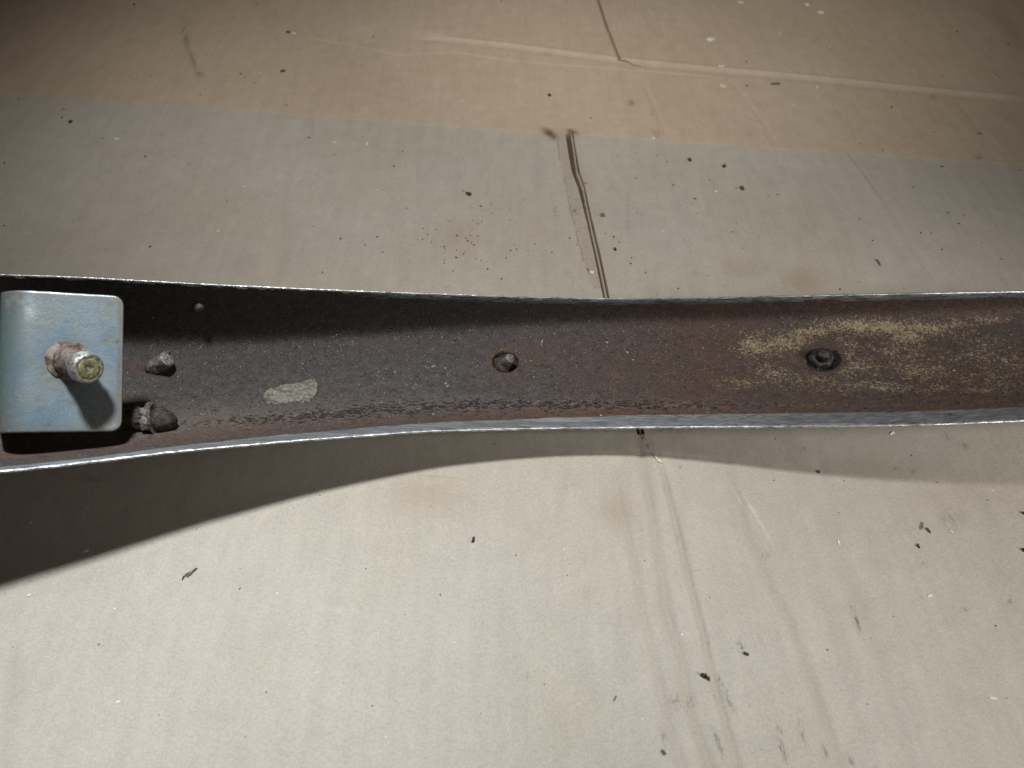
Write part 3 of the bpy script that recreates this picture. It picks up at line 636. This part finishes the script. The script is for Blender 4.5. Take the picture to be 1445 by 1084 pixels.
chip('wood_splinter', 1018, 94, 12, 3, 2, M_pale, 'thin pale splinter lying on the long fold', 'splinter', .0007, 21)
chip('wood_splinter', 1154, 123, 7, 3, 110, M_pale, 'short pale splinter upright on the right of the tan flap', 'splinter', .0007, 22)
chip('wood_splinter', 1239, 369, 14, 3, 55, M_grey, 'thin grey splinter on the right flap above the bar', 'splinter', .0007, 23, 0, .3)
chip('staple_leg', 1094, 118, 17, 3.5, 0, M_grey, 'thin grey sliver on the tan flap right of the middle', 'sliver', .0008, 24)
chip('bark_sliver', 1310, 748, 11, 2.4, 50, M_grey, 'bent brown bark scrap right of the creases, upper one of two', 'scrap', .0012, 25, 0, .5)
chip('bark_sliver', 1301, 741, 12, 2, 100, M_grey, 'thin curved fibre touching the bent bark scrap', 'fibre', .0008, 26, 0, .6)
chip('bark_sliver', 1297, 770, 8, 2.2, 70, M_black, 'small hooked dark scrap below the bent bark scrap', 'scrap', .001, 27, 0, -.8)
chip('bark_sliver', 1446, 724, 9, 4, 15, M_black, 'black scrap at the right photo edge, upper of two', 'scrap', .0015, 28)
chip('bark_sliver', 1446, 776, 9, 4.5, 30, M_black, 'black scrap at the right photo edge, lower of two', 'scrap', .0015, 29)
chip('dirt_crumb', 99, 171, 7, 4, -30, M_black, 'small dark crumb near the left photo edge below the tan band', 'crumb', .001, 30)
chip('bark_sliver', 399, 100, 8, 4, -20, M_black, 'small dark scrap on the tan band at the upper left', 'scrap', .001, 31)
chip('dirt_crumb', 1156, 665, 7, 5, 30, M_grey, 'small grey crumb below the shadow edge on the right', 'crumb', .001, 32)
chip('fibre', 868, 985, 12, 1.5, -65, M_black, 'thin dark hair-like fibre on bare cardboard at the lower middle', 'fibre', .0005, 33)
chip('bark_sliver', 406, 45, 8, 3, 5, M_black, 'tiny dark flat scrap above the tan band at the upper left', 'scrap', .0006, 34)

def specks(name, spots, mat, label):
    V = []; Fc = []
    for k, (px, py, s, el, an, h) in enumerate(spots):
        P = unp(px, py, 0); sc = (np.linalg.norm(P-CAM))/F*s
        v, f = chip_geom(P[0], P[1], sc*el, sc, an, sc*h, k+500, None, 7)
        b = len(V); V += v; Fc += [tuple(i+b for i in q) for q in f]
    o = poly_mesh(name, V, Fc, mat); tag(o, label, 'dust', None, 'stuff'); return o
def offbar(y, x):
    t = np.interp(x, [0, 500, 850, 1445], [389, 413, 424, 413]); b = np.interp(x, [0, 400, 760, 1445], [665, 622, 603, 592]); return y < t-6 or y > b+6
def scatter(n, smin, smax, reg=(0, 0, 1445, 1084), el=(1, 1.8)):
    L = []
    while len(L) < n:
        x = random.uniform(reg[0], reg[2]); y = random.uniform(reg[1], reg[3])
        if offbar(y, x): L.append((x, y, smin+(smax-smin)*random.random()**3, random.uniform(*el), random.uniform(0, 3.14), random.uniform(.2, .5)))
    return L
dk = scatter(130, .9, 2.6, (0, 0, 1445, 420)) + scatter(90, .8, 2.4, (0, 600, 1445, 1084)) + scatter(60, .9, 2.6, (750, 200, 1100, 420))
br = [(random.gauss(645, 45), random.gauss(340, 24), random.uniform(1.0, 2.9), random.uniform(1, 1.6), random.uniform(0, 3), .3) for _ in range(60)] + scatter(40, 1.3, 3.2, (0, 150, 1445, 410))
br = [b for b in br if offbar(b[1], b[0])]
specks('dust_specks', dk, M_black, 'fine dark specks of dirt scattered over the cardboard')
specks('dust_specks', br, M_brown, 'fine brown rust specks gathered on the cardboard above the bar')
specks('dust_specks', scatter(60, 1.2, 3.4, el=(1, 3.5)) , M_white, 'fine white specks and fibres scattered over the cardboard')

def bar_specks(name, spots, mat, label):
    V = []; Fc = []
    for k, (px, py, sz) in enumerate(spots):
        l, nn = hit(px, py)
        if l is None: continue
        sc = (l-Vector(CAM)).length/F*sz; r = random.Random(k+90); x, y, a = frame(nn); an = r.random()*3.14; el = r.uniform(1, 2.6); b = len(V); m_ = 6
        for q in range(m_):
            w = 2*math.pi*q/m_; u = sc*.5*el*math.cos(w)*r.uniform(.6, 1.2); v = sc*.5*math.sin(w)*r.uniform(.6, 1.2)
            V.append(tuple(l+x*(u*math.cos(an)-v*math.sin(an))+y*(u*math.sin(an)+v*math.cos(an))+a*.0001))
        V.append(tuple(l+a*(.0002+sc*.45)))
        Fc += [(b+q, b+(q+1) % m_, b+m_) for q in range(m_)]
    o = poly_mesh(name, V, Fc, mat); tag(o, label, 'dust', None, 'stuff'); return o
def inbar(n, s0, s1):
    L = []
    while len(L) < n:
        x = random.uniform(185, 1440); t_ = float(np.interp(x, PXS, yT))+26; b_ = float(np.interp(x, PXS, yB))-10
        y = random.uniform(t_, b_)
        if all(math.hypot(x-a, y-b) > 34 for a, b in ((713, 508), (1160, 507), (225, 515), (225, 600))): L.append((x, y, s0+(s1-s0)*random.random()**3))
    return L
bar_specks('bright_grains', inbar(120, .8, 2.1)+[(632, 545, 3.5), (629, 541, 2.5), (765, 482, 3), (764, 487, 2.5), (557, 525, 3), (612, 517, 3), (856, 483, 3), (885, 497, 3.5)], M_grain, 'bright grains and scratches scattered over the rusty inside of the bar')
bar_specks('rust_flakes', inbar(90, 1.2, 4.5), M_black, 'dark rust flakes scattered over the inside of the bar')
